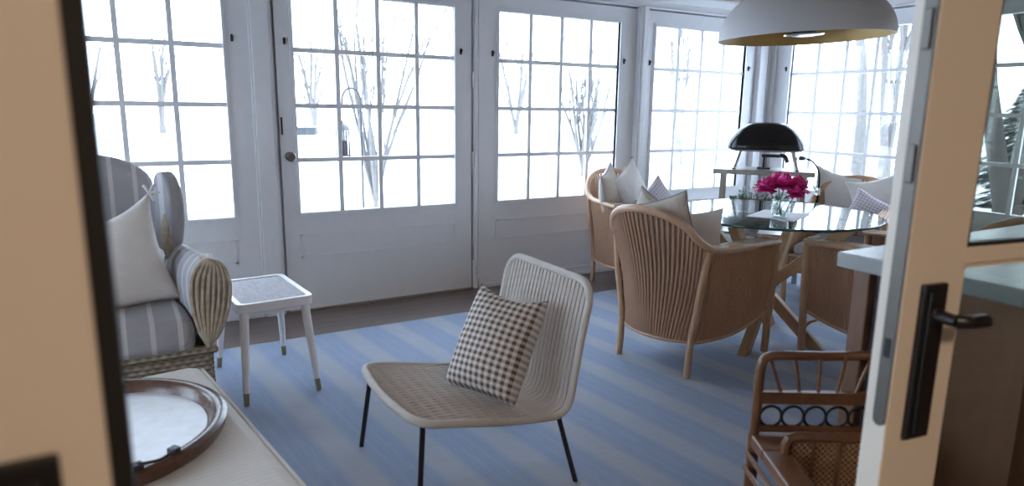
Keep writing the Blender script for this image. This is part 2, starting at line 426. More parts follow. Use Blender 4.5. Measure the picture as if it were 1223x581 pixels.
def glazed(root_name, lab, cat, P, u0, u1, g0, cols, d, door=False, hooks=True, flip=1, z0=.02, lowz=.0):
    """french unit. P(u, depth, z)->xyz; u0..u1 outer edges, glass from g0 with cols columns of pitch d"""
    root = bpy.data.objects.new(root_name, None); COL.objects.link(root); struct(root, lab, cat)
    def bx(mb, a, b, y0, y1, za, zb):
        p = P(a, y0, za); q = P(b, y1, zb); mb.b2(p[0], q[0], p[1], q[1], za, zb)
    g1 = g0 + cols * d; mw_ = .013
    fr = MB()
    bx(fr, u0, g0, 0, .045, z0, 1.975); bx(fr, g1, u1, 0, .045, z0, 1.975)
    bx(fr, g0, g1, 0, .045, GT, 1.975); bx(fr, g0, g1, 0, .045, z0, GB)
    fr.build('frame', M['trim'], root, smooth=False)
    bd = MB()   # glazing bead, stepped
    for t, dep in ((.022, -.006), (.011, -.011)):
        bx(bd, g0 - t, g0, dep, .02, GB - t, GT + t); bx(bd, g1, g1 + t, dep, .02, GB - t, GT + t)
        bx(bd, g0, g1, dep, .02, GT, GT + t); bx(bd, g0, g1, dep, .02, GB - t, GB)
    bd.build('glazing_bead', M['trim'], root, smooth=False)
    mu = MB()
    for i in range(1, cols): bx(mu, g0 + i * d - mw_, g0 + i * d + mw_, .006, .028, GB, GT)
    for j in range(1, 4):
        z = GB + j * (GT - GB) / 4
        bx(mu, g0, g1, .0065, .0275, z - mw_, z + mw_)
    mu.build('muntins', M['trim'], root, smooth=False)
    gl = MB(); bx(gl, g0 - .004, g1 + .004, .019, .022, GB - .004, GT + .004)
    gl.build('pane', M['pane'], root, smooth=False)
    # raised moulding of the kick panel
    a, b = g0 - .01, g1 + .005; za, zb = .335, .475
    pm = MB(); t = .012
    bx(pm, a, b, -.006, 0, zb - t, zb); bx(pm, a, b, -.006, 0, za, za + t)
    bx(pm, a, a + t, -.006, 0, za, zb); bx(pm, b - t, b, -.006, 0, za, zb)
    pm.build('panel_moulding', M['trim'], root, smooth=False)
    if hooks:
        for hu in (g0 - .048, g1 + .048):
            hk = MB(); c = P(hu, -.004, 1.595)
            hk.lathe([(0, -.022), (.007, -.018), (.008, 0), (.006, .016), (0, .02)], c, 10)
            p = P(hu, -.02, 1.60); hk.cyl(c, p, .004, .006, 8)
            hk.build('curtain_hook', M['bronze'], root)
    return root
Pb = lambda u, dep, z: (u, WY + dep, z)
Pr = lambda u, dep, z: (WX + dep, u, z)
Pl = lambda u, dep, z: (LX - dep, u, z)
wall_shell('wall_left', lambda mb, a, b, z0, z1, o=0: mb.b2(LX - .1, LX - o, a, b, z0, z1), [(.85, 2.10), (2.35, 3.60)], .56, WY + .1)  # openings for two unseen windows, added to let more daylight into the room
glazed('added_window_7', 'unseen french window added on the left wall for more daylight', 'window', Pl, .85, 2.10, .975, 4, .25)
glazed('added_window_8', 'unseen french window added near the back corner for more daylight', 'window', Pl, 2.35, 3.60, 2.475, 4, .25)
glazed('window_1', 'gridded french window at the left behind the wing chair', 'window', Pb, -.60, .665, -.462, 4, .2505)
glazed('window_2', 'gridded french window left of the wing chair, behind the door leaf', 'window', Pb, -1.90, -.62, -1.76, 4, .2505)
dr = glazed('door_1', 'white gridded french door with round knob onto the snowy garden', 'door', Pb, .815, 2.048, .912, 4, .2525, z0=.012)
glazed('window_3', 'gridded french window between the door and the corner post', 'window', Pb, 2.10, 3.42, 2.25, 4, .254)
glazed('window_4', 'gridded french window behind the pizza oven, left of the corner', 'window', Pb, 3.50, 4.72, 3.612, 4, .2485)
glazed('window_5', 'gridded french window on the right wall behind the pendant lamp', 'window', Pr, 2.76, 3.97, 2.872, 4, .2433)
glazed('window_6', 'gridded french window on the right wall seen through the door glass', 'window', Pr, 1.50, 2.72, 1.62, 4, .2433)
# door knob, keyhole, hinges
kb = MB(); c = (.862, WY, .946)
def ylathe(mb, prof, c, n=20, s=-1):
    vs = []; K = len(prof)
    for r, t in prof:
        for k in range(n):
            th = 2 * PI * k / n; vs.append((c[0] + r * math.cos(th), c[1] + s * t, c[2] + r * math.sin(th)))
    fs = [(i * n + k, i * n + (k + 1) % n, (i + 1) * n + (k + 1) % n, (i + 1) * n + k) for i in range(K - 1) for k in range(n)]
    fs.append(tuple(range(n))); fs.append(tuple((K - 1) * n + k for k in range(n))); mb.add(vs, fs)
ylathe(kb, [(.026, 0), (.026, .005), (.011, .008), (.011, .03), (.024, .038), (.028, .052), (.022, .062), (.004, .066)], c)
kb.build('door_knob', M['strip'], dr)
MB().b2(.822, .832, WY - .004, WY, 1.07, 1.17).build('keyhole_plate', M['bronze'], dr, smooth=False)
for z in (1.80, 1.42, .90, .26):
    MB().cyl((2.055, WY - .006, z - .05), (2.055, WY - .006, z + .05), .007, n=10).build('hinge', M['steel'], dr)
# dark gap lines around the door are real reveals; casing posts, sill, baseboards, crown
n_trim = [0]
def trim(mb, mat='trim', bev=.004):
    n_trim[0] += 1
    return struct(mb.build('trim_%d' % n_trim[0], M[mat], smooth=False, bevel=bev))
def post(a, b, dep):
    mb = MB(); mb.b2(a, b, WY - dep, WY, 0, 1.99)
    mb.b2(a + .012, b - .012, WY - dep - .012, WY - dep, 0, 1.99); trim(mb)
post(.672, .79, .018); post(3.425, 3.495, .06)
mb = MB(); mb.b2(2.064, 2.092, WY - .012, WY, 0, 1.99); trim(mb)
mb = MB(); mb.b2(4.74, 4.83, WY - .05, WY, 0, 1.99); mb.b2(4.86, WX, WY - .03, WY, 0, 1.99); trim(mb)
mb = MB(); mb.b2(WX - .03, WX, 3.99, WY - .03, 0, 1.99); mb.b2(WX - .04, WX, 2.725, 2.755, 0, 1.99); trim(mb)
mb = MB()   # header boards
mb.b2(LX, WX, WY - .022, WY, 1.985, 2.04); mb.b2(LX, WX, WY - .034, WY, 1.985, 2.0)
mb.b2(WX - .022, WX, .56, WY - .022, 1.985, 2.04); mb.b2(WX - .034, WX, .56, WY - .034, 1.985, 2.0); trim(mb)
mb = MB()   # crown
prof = [(0, 0), (-.015, 0), (-.024, .014), (-.062, .040), (-.080, .050), (-.080, .065), (0, .065)]
mb.prism(prof, lambda u, v, t: (t, WY + u, 2.03 + v), LX, WX)
mb.prism(prof, lambda u, v, t: (WX + u, t, 2.03 + v), .56, WY); trim(mb, bev=0)
mb = MB(); mb.b2(2.10, WX, WY - .016, WY, 0, .07); mb.b2(2.10, WX, WY - .022, WY, 0, .03); struct(mb.build('baseboard_back', M['trim'], smooth=False, bevel=.003))
mb = MB(); mb.b2(LX, .672, WY - .016, WY, 0, .07); struct(mb.build('baseboard_left', M['trim'], smooth=False, bevel=.003))
mb = MB(); mb.b2(WX - .016, WX, .56, WY - .02, 0, .07); struct(mb.build('baseboard_right', M['trim'], smooth=False, bevel=.003))
mb = MB(); mb.b2(.80, 2.06, WY - .02, WY + .1, 0, .012); struct(mb.build('door_sill', M['steel'], smooth=False))

# ------------------------------------------------------------------ kitchen side door leaves
def leaf(name, lab, origin, ang, width, side, dz=0.0, dx=0.0):
    """closing edge at local x=0, leaf runs along +x*side; room face (towards camera) at y=0, thickness .045 to +y"""
    root = bpy.data.objects.new(name, None); COL.objects.link(root); struct(root, lab, 'door')
    root.location = origin; root.rotation_euler = (0, 0, ang)
    s = side
    z0, z1 = .01, 2.03; st = .131
    fr = MB()
    fr.b2(0, s * st, 0, .045, z0, z1); fr.b2(s * (width - st), s * width, 0, .045, z0, z1)
    fr.b2(s * st, s * (width - st), 0, .045, z0, .26); fr.b2(s * st, s * (width - st), 0, .045, 1.90, z1)
    fr.b2(s * st, s * (width - st), 0, .045, .993, 1.022)
    fr.build('leaf_frame', M['leaf'], root, smooth=False, bevel=.003)
    for za, zb in ((.26, .993), (1.022, 1.90)):
        bd = MB(); t = .007
        bd.b2(s * st, s * (st + t), .004, .016, za, zb); bd.b2(s * (width - st - t), s * (width - st), .004, .016, za, zb)
        bd.b2(s * st, s * (width - st), .004, .016, za, za + t); bd.b2(s * st, s * (width - st), .004, .016, zb - t, zb)
        bd.build('glazing_bead', M['bronze'] if za > 1 else M['leaf'], root, smooth=False)
        g = MB(); g.b2(s * (st - .004), s * (width - st + .004), .019, .026, za, zb); g.build('pane', M['leafglass'], root, smooth=False)
    # escutcheon and lever
    p = MB(); a, b = .036 + dx, .088 + dx
    p.b2(s * a, s * b, -.010, 0, .70 + dz, .968 + dz); p.b2(s * (a + .008), s * (b - .008), -.016, -.010, .712 + dz, .956 + dz)
    pl = p.build('handle_plate', M['black'], root, smooth=False, bevel=.003)
    l = MB(); c = (s * (a + b) / 2, 0, .917 + dz)
    ylathe(l, [(.017, 0), (.017, .014), (.011, .018), (.010, .05)], c, 16)
    l.tube(catmull([(c[0], -.046, .917 + dz), (c[0] + s * .012, -.054, .917 + dz), (c[0] + s * .03, -.056, .916 + dz), (c[0] + s * .055, -.054, .915 + dz)], 4), .011, 12)
    l.build('lever', M['black'], root)
    return root
lf = leaf('door_2', 'cream glazed door leaf close by at the left edge', (-.0225, .50, 0), 0, .93, -1, .043, -.008)
MB().b2(-.0005, .0125, -.001, .046, .01, 2.03).build('weatherstrip', M['rubber'], lf, smooth=False)
ang = math.atan2(-.17, .985)
rf = leaf('door_3', 'cream glazed door leaf with black lever close by at the right', (1.06, .58, 0), ang, .90, 1)
mb = MB()
n = 8; poly = [(.002, 1.99)] + [(.0135 + .0115 * math.cos(t), .735 - .0115 * math.sin(t)) for t in [PI - PI * k / n for k in range(n + 1)]] + [(.025, 1.99)]
mb.prism(poly, lambda u, v, t: (t, u, v), -.003, 0)
es = mb.build('latch_strip', M['strip'], rf, smooth=False)
for z in (.86,):
    MB().b2(-.0045, -.003, .008, .019, z - .016, z + .016).build('latch_slot', M['rubber'], es, smooth=False)
for z in (1.16, 1.36):
    q = MB(); q.b2(-.007, -.003, .007, .020, z - .03, z + .03); q.build('latch_roller', M['strip'], es, smooth=False, bevel=.003)

# kitchen ceiling lamp (behind the camera)
kl = thing('ceiling_lamp', 'frosted ceiling lamp in the kitchen behind the camera', 'lamp', (.3, -1.25, 2.45))
MB().lathe([(.0, 0), (.17, 0), (.17, -.03), (.0, -.03)], n=24).build('base', M['bronze'], kl)
em = bpy.data.materials.new('frosted_bulb_glow'); em.use_nodes = True
b_ = em.node_tree.nodes['Principled BSDF']; b_.inputs['Emission Color'].default_value = (1, .72, .42, 1); b_.inputs['Emission Strength'].default_value = 6
MB().lathe([(0, -.13), (.08, -.12), (.13, -.09), (.155, -.03), (0, -.03)], n=24).build('diffuser', em, kl)
ld = bpy.data.lights.new('kitchen_light', 'AREA'); ld.shape = 'DISK'; ld.size = .5; ld.energy = KITCHEN_LAMP_W; ld.color = (1.0, .76, .55)
lo = bpy.data.objects.new('kitchen_light', ld); COL.objects.link(lo); lo.location = (.3, -1.25, 2.29)

# ------------------------------------------------------------------ outdoors
gm = MB()
def gz(a, b):
    x = -50 + a * 120; y = -30 + b * 120
    dd = math.hypot(x - 2, y - 2)
    return (x, y, -.32 + max(0, dd - 9) * .004 * (1 + noise.noise(Vector((x * .08, y * .08, 0)))) + .05 * noise.noise(Vector((x * .3, y * .3, 0))))
gm.grid(gz, 80, 80)
struct(gm.build('ground', M['snow'], angle=90), 'snow covered garden outside the windows', 'snow')
def branch(mb, p, d, L, r, depth, rng, spread, up):
    n = 4; pts = [p]; q = p.copy(); dd = d.copy()
    for i in range(n):
        dd = (dd + Vector((rng.uniform(-1, 1), rng.uniform(-1, 1), rng.uniform(-.3, 1) * up)) * .13).normalized()
        q = q + dd * L / n; pts.append(q.copy())
    rs = [r * (1 - .5 * i / n) for i in range(n + 1)]
    mb.tube(pts, rs, 6 if depth > 2 else 4)
    if depth <= 0: return
    for k in range(rng.choice((3, 4)) if depth > 1 else 3):
        i = rng.randint(1, n); ax = Vector((rng.uniform(-1, 1), rng.uniform(-1, 1), rng.uniform(-.1, .5))).normalized()
        nd = (dd * (1.0) + ax * spread + Vector((0, 0, up * .4))).normalized()
        branch(mb, pts[i], nd, L * rng.uniform(.5, .72), rs[i] * .6, depth - 1, rng, spread, up)
def tree(label, loc, h, r, stems, seed, mat, spread=.55, depth=4, group=None, lean=.16):
    rng = random.Random(seed); root = thing('bare_tree', label, 'tree', loc, group=group); tr = MB()
    tr.cyl((0, 0, -.1), (0, 0, h * .06), r * 1.2, r, 8)
    mb = MB()
    for s in range(stems):
        a = 2 * PI * s / max(stems, 1) + rng.uniform(-.4, .4); ln = lean * (1 if stems > 1 else .1)
        d = Vector((math.cos(a) * ln, math.sin(a) * ln, 1)).normalized()
        branch(mb, Vector((0, 0, h * .03)), d, h * .5, r * (.75 if stems > 1 else 1), depth, rng, spread, .6)
    mb.v and tr.build('trunk', mat, root, angle=60); mb.build('branches', mat, root, angle=60)
    return root
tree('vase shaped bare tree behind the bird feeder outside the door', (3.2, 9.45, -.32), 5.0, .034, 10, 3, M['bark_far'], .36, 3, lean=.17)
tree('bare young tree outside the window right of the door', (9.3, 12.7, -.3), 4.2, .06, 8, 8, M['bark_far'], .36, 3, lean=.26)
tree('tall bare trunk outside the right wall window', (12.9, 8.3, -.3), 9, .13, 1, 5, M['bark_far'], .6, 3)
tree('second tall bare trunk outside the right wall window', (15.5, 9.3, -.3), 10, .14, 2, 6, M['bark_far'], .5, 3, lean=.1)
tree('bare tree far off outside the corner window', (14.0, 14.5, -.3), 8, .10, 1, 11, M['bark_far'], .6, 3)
tree('bare tree seen through the right door glass', (9.8, 4.2, -.3), 7, .17, 2, 12, M['bark'], .6, 3, lean=.25)
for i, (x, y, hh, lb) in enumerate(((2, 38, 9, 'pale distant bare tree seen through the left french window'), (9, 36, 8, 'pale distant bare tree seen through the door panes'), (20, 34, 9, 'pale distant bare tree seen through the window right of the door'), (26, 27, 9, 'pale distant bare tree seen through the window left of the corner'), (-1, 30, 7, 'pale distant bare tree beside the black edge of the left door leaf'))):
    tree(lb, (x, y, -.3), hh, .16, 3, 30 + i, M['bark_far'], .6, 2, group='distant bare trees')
def evergreen(label, loc, h, r, seed, group=None):
    rng = random.Random(seed); root = thing('evergreen_tree', label, 'tree', loc, group=group)
    MB().cyl((0, 0, -.1), (0, 0, h), .09, .02, 8).build('trunk', M['bark'], root)
    mb = MB()
    for k in range(5200):
        f = rng.random() ** 1.5; z = h * (.03 + .95 * f); a = rng.uniform(0, 2 * PI)
        rr = (r * (1 - f) ** .9 + .05) * rng.uniform(.55, 1.05) * (1 + .25 * math.sin(a * 6 + z * 5))
        c = Vector((math.cos(a) * rr, math.sin(a) * rr, z - rr * .15)); o_ = Vector((math.cos(a), math.sin(a), -.35)).normalized()
        sd_ = Vector((-math.sin(a), math.cos(a), rng.uniform(-.3, .3))); L = rng.uniform(.06, .15)
        mb.add([c - o_ * L, c + sd_ * L * .35, c + o_ * L, c - sd_ * L * .35], [(0, 1, 2, 3)], 1 if rng.random() < .2 else 0)
    mb.build('needled_branches', [M['needle'], M['snow']], root, smooth=False)
for i, (x, y, hh, rr) in enumerate(((13.4, 5.3, 3.0, .95), (17.4, 7.4, 2.2, .9), (11.4, 3.0, 3.4, 1.1))):
    evergreen(('snow dusted evergreen in the middle seen through the right door glass', 'snow dusted evergreen at the back seen through the right door glass', 'snow dusted evergreen at the right edge seen through the door glass')[i], (x, y, -.3), hh, rr, i + 60, 'evergreens outside the right wall')
def shrub(label, loc, rx, ry, rz, seed, group):
    rng = random.Random(seed); mb = MB()
    for k in range(420):
        th = rng.uniform(0, 2 * PI); z = rng.uniform(0, 1); rr = math.sqrt(max(0, 1 - z * z)) * rng.uniform(.7, 1)
        c = Vector((math.cos(th) * rr * rx, math.sin(th) * rr * ry, z * rz)); s_ = rng.uniform(.03, .07)
        a = Vector([rng.uniform(-1, 1) for _ in range(3)]).normalized() * s_; b = a.orthogonal().normalized() * s_ * .6
        mb.add([c - a, c + b, c + a, c - b], [(0, 1, 2, 3)], 1 if (z > .6 and rng.random() < .7) else 0)
    for k in range(14):
        th = rng.uniform(0, 2 * PI); mb.cyl((0, 0, -.1), (math.cos(th) * rx * .6, math.sin(th) * ry * .6, rz * .7), .012, .005, 4, 0)
    return tag(mb.build('shrub', [M['needle'], M['snow']], None, smooth=False, loc=loc), label, 'shrub', group)
for i, (x, y) in enumerate(((10.7, 8.7), (11.3, 7.65), (11.9, 6.55))):
    shrub(('snowy low shrub, leftmost outside the right wall window', 'snowy low shrub, middle one outside the right wall window', 'snowy low shrub, rightmost outside the right wall window')[i], (x, y, -.33), .44, .4, .60, 80 + i, 'low shrubs in the snow')
# shepherd's hook with lantern feeder
hk = thing('shepherds_hook', 'thin dark garden hook pole standing in snow before the bare tree', 'garden hook', (1.96, 6.15, -.32))
pts = [(0, 0, 0), (0, 0, 1.5)] + [(-.085 + .085 * math.cos(t), 0, 1.56 + .11 * math.sin(t) + .05) for t in [PI * k / 12 for k in range(0, 13)]] + [(-.172, 0, 1.56)]
MB().tube(pts, .010, 6).build('pole', M['darkmetal'], hk)
ln = thing('bird_feeder', 'small dark lantern shaped bird feeder hanging outside the door', 'bird feeder', (1.785, 6.15, .80))
mb = MB()
for x in (-.045, .045):
    for y in (-.045, .045): mb.b2(x - .006, x + .006, y - .006, y + .006, 0, .22)
mb.b2(-.06, .06, -.06, .06, -.012, 0); mb.b2(-.006, .006, -.05, .05, 0, .22); mb.build('cage', M['darkmetal'], ln, smooth=False)
MB().lathe([(.075, .22), (.05, .26), (.01, .29), (.01, .31)], n=4).build('roof', M['darkmetal'], ln, smooth=False)
MB().b2(-.034, .034, -.034, .034, .001, .13).build('seed_column', M['bronze'], ln, smooth=False)
MB().tube([(0, 0, .30), (0, 0, .44)], .003, 5).build('hanger', M['darkmetal'], ln)
# distant shed
sh = thing('garden_shed', 'small distant grey shed in the snow left of the bird feeder', 'shed', (7.0, 30.0, .0))
MB().b2(-.42, .42, -.4, .4, 0, .36).build('wall', plain('blue_grey_boards', (.03, .034, .038), .8), sh, smooth=False)
MB().prism([(-.5, .36), (.5, .36), (0, .46)], lambda u, v, t: (u, t, v), -.5, .5).build('roof', M['snow'], sh, smooth=False)

# ------------------------------------------------------------------ rug
tag(MB().b2(-1.3, 4.5, .95, 3.56, 0, .008).build('rug', M['rug'], smooth=False), 'flat woven rug in soft blue and beige stripes on plank floor', 'rug')
RZ = .008

# ------------------------------------------------------------------ wing chair
def wing_chair():
    t = thing('wing_chair', 'wicker wing armchair with grey striped upholstery at the left window', 'armchair', (-.13, 2.5, 0))
    # local: x across, y depth (front at 0, back +), seat x -.31..+.31
    b = MB(); b.b2(-.36, .36, .03, .70, .06, .36)
    b.build('wicker_base', M['wicker'], t, smooth=False, bevel=.02)
    r_ = MB(); r_.tube([(-.37, .02, .375), (.37, .02, .375), (.37, .7, .375)], .016, 8); r_.tube([(-.37, .02, .09), (.37, .02, .09), (.37, .7, .09)], .014, 8)
    r_.build('braided_rail', M['wicker'], t)
    for x in (-.32, .32):
        for y in (.06, .66): MB().cyl((x, y, 0), (x, y, .10), .02, .025, 10).build('foot', M['wicker'], t)
    # seat cushion
    c = MB(); c.prism([(-.312, 0), (.312, 0), (.30, .25), (.25, .56), (-.25, .56), (-.30, .25)], lambda u, v, q: (u, v, q), .375, .495)
    o = c.build('seat_cushion', M['uph'], t, bevel=.035)
    # arms: teardrop section extruded from front to back
    for s in (1, -1):
        inner = catmull([(.346, .40, 0), (.322, .46, 0), (.306, .56, 0), (.312, .65, 0), (.345, .70, 0), (.365, .708, 0)], 4)
        outer = catmull([(.346, .40, 0), (.385, .44, 0), (.417, .52, 0), (.43, .61, 0), (.410, .685, 0), (.365, .708, 0)], 4)
        poly = [(p.x, p.y) for p in inner[:-1]] + [(p.x, p.y) for p in outer[:0:-1]]
        a = MB(); N = len(poly); K = 8
        vs = []
        for k in range(K + 1):
            tt = k / K; y = .03 + tt * .55
            for (u, v) in poly:
                vs.append((s * (u - .055 * tt), y, v - .04 * tt * (1 if v > .5 else 0)))
        fs = [(k * N + i, k * N + (i + 1) % N, (k + 1) * N + (i + 1) % N, (k + 1) * N + i) for k in range(K) for i in range(N)]
        fs += [tuple(range(N)), tuple(K * N + i for i in range(N))]
        a.add(vs, fs); arm = a.build('arm', M['uph_y'], t, angle=60)
        f_ = MB(); f_.prism(poly, lambda u, v, q: (s * (u - .055 * q / .52), q, v), -.004, .032)
        for k in range(8):
            w_ = k / 7
            ln_ = [a_.lerp(b_, w_) for a_, b_ in zip(inner, outer)]
            f_.tube([(s * p.x, -.010 - .006 * math.sin(w_ * PI), p.y) for p in ln_] + [(s * (ln_[-1].x + (w_ - .5) * .03), .05, ln_[-1].y + .004)], .0078, 6)
        f_.build('wicker_arm_front', M['cane_rib'], arm, angle=50)
        # wicker outer side
        o_ = MB(); o_.b2(s * .345, s * .368, .05, .66, .08, .46); o_.build('wicker_side', M['wicker'], arm, smooth=False, bevel=.008)
        # wing
        wo = catmull([(0, .66, 0), (0, .78, 0), (.005, .90, 0), (.03, .955, 0), (.075, .968, 0), (.12, .94, 0), (.15, .88, 0), (.155, .80, 0), (.14, .72, 0), (.11, .665, 0), (.06, .645, 0)], 3, True)
        g = MB(); g.prism([(p.x, p.y) for p in wo], lambda u, v, q, s=s: (s * (.235 + .36 * u + q * .93), .60 - .93 * u + q * .36, v), 0, .055)
        g.build('wing', M['uph'], t, bevel=.024, angle=60)
        k_ = MB(); k_.tube(catmull([(s * .285, .60, .56), (s * .285, .52, .62), (s * .27, .50, .70), (s * .29, .52, .80)], 5), .024, 8)
        k_.tube(catmull([(s * .32, .40, .655), (s * .30, .46, .60), (s * .30, .56, .56)], 5), .018, 8)
        k_.build('wicker_bend', M['cane_rib'], t)
    # back: thick pad with arched top
    def bf(u, v, q):
        return (u, .56 + (v - .45) * .14 + q, v)
    top = [(.245 * math.cos(a) * 1.0, .90 + .135 * math.sin(a)) for a in [PI * k / 16 for k in range(17)]]
    poly = [(.24, .44)] + top + [(-.24, .44)]
    bk = MB(); bk.prism(poly, bf, 0, .10); bk.build('backrest', M['uph'], t, bevel=.035, angle=60)
    sh = MB(); sh.prism([(u * .97, v - (.0 if v < .5 else .02)) for u, v in poly], bf, .102, .125); sh.build('wicker_back_shell', M['wicker'], t, angle=60)
    return t
wc = wing_chair()
pw = pillow('throw_pillow', (-.085, 2.84, .665), (.98, .02, .19), (-.19, .30, 1), .44, .43, .16, M['pil_white'], 'cream throw pillow with tied corner resting in the wing chair', ears=.13, seed=5, sag=.12)
tb = MB()
for a in ((.03, .03), (.035, -.005), (-.01, .035), (.01, -.03)):
    tb.tube(catmull([(.215, .205, 0), (.215 + a[0] * .5, .205 + a[1] * .5 + .004, .006), (.215 + a[0], .205 + a[1], .0)], 4), [.003, .004, .0045, .005, .0055, .006, .0065, .006, .005][:9], 6)
tb.build('corner_tie', M['pil_white'], pw)

# ------------------------------------------------------------------ stool
def stool():
    t = thing('stool', 'small white stool with woven seat and brass tipped legs by the door', 'stool', (.502, 3.072, 0), math.radians(4.7))
    Z = .43
    fr = MB()
    X, Y = .158, .232
    out = []
    def rr(X, Y, r, n=6):
        o = []
        for cx, cy, a0 in ((X - r, Y - r, 0), (-X + r, Y - r, PI / 2), (-X + r, -Y + r, PI), (X - r, -Y + r, 1.5 * PI)):
            for k in range(n + 1): a = a0 + PI / 2 * k / n; o.append((cx + r * math.cos(a), cy + r * math.sin(a)))
        return o
    a = rr(X, Y, .035); b = rr(X - .022, Y - .022, .02); N = len(a)
    def dip(x): return -.022 * (1 - min(1, abs(x) / X) ** 2)
    vs = [(x, y, Z - .035) for x, y in a] + [(x, y, Z + .004) for x, y in a] + [(x, y, Z + .004) for x, y in b] + [(x, y, Z - .012) for x, y in b] + [(x, y, Z - .035) for x, y in b]
    fs = []
    for L in range(4):
        for i in range(N): fs.append((L * N + i, L * N + (i + 1) % N, (L + 1) * N + (i + 1) % N, (L + 1) * N + i))
    for i in range(N): fs.append((4 * N + i, 4 * N + (i + 1) % N, (i + 1) % N, i))
    fr.add(vs, fs); fr.build('seat_frame', M['stoolwhite'], t, bevel=.003)
    s_ = MB(); s_.prism(b, lambda u, v, q: (u, v, Z + q), -.016, -.001); s_.build('woven_seat', M['stoolweave'], t, smooth=False)
    for sx in (-1, 1):
        for sy in (-1, 1):
            l = MB(); p0 = Vector((sx * .125, sy * .195, Z - .02)); p1 = Vector((sx * .153, sy * .258, RZ))
            q = p0.lerp(p1, .87)
            l.tube([p0, p0.lerp(p1, .3), q], [.019, .018, .0125], 14); leg = l.build('leg', M['stoolwhite'], t)
            MB().cyl(q, p1, .0128, .0105, 14).build('brass_tip', M['brass'], leg)
    for sy in (-1, 1): MB().b2(-.12, .12, sy * .195 - .009, sy * .195 + .009, Z - .055, Z - .03).build('apron', M['stoolwhite'], t, smooth=False)
stool()

# ------------------------------------------------------------------ ottoman with round tray
ot = thing('ottoman', 'long cream ribbed ottoman in the left foreground under the tray', 'ottoman', (-.295, 1.61, 0), math.radians(8.2))
bd = MB(); bd.b2(-.56, .56, -.60, .60, .10, .42)
bd.build('cushion', M['ottoman'], ot, bevel=.045)
MB().tube([(.552, -.56, .405), (.552, .56, .405)], .006, 6).build('seam_piping', M['ottoman'], ot)
for x in (-.5, .5):
    for y in (-.54, .54): MB().cyl((x, y, RZ), (x, y, .12), .018, .028, 12).build('leg', M['walnut'], ot)
tr = thing('round_tray', 'round dark wood tray with black handles on the ottoman', 'tray', (-.125, 1.83, .4205), math.radians(28))
R = .30
MB().lathe([(0, 0), (R + .004, 0), (R + .012, .012), (R + .016, .034), (R + .006, .040), (R - .010, .040), (R - .018, .034), (R - .030, .012), (R - .032, .008), (0, .008)], n=72).build('rim', M['traywood'], tr)
MB().lathe([(0, .0085), (R - .033, .0085), (R - .033, .011), (0, .011)], n=72).build('tray_base', M['traytop'], tr)
for s in (-1, 1):
    h = MB()
    base = -PI / 2 if s < 0 else PI / 2
    a0, a1 = base - .14, base + .14
    rr_ = R - .002
    P = lambda a, z, r=rr_: (math.cos(a) * r, math.sin(a) * r, z)
    h.tube(catmull([P(a0, .042), P(a0, .052), P(a0 + .04, .054, rr_ + .012), P(base, .050, rr_ + .016), P(a1 - .04, .054, rr_ + .012), P(a1, .052), P(a1, .042)], 5), .0035, 8)
    for a in (a0, a1):
        h.box(P(a, .047), (.020, .020, .014), Matrix.Rotation(a, 3, 'Z'))
    h.build('handle', M['bronze'], tr)

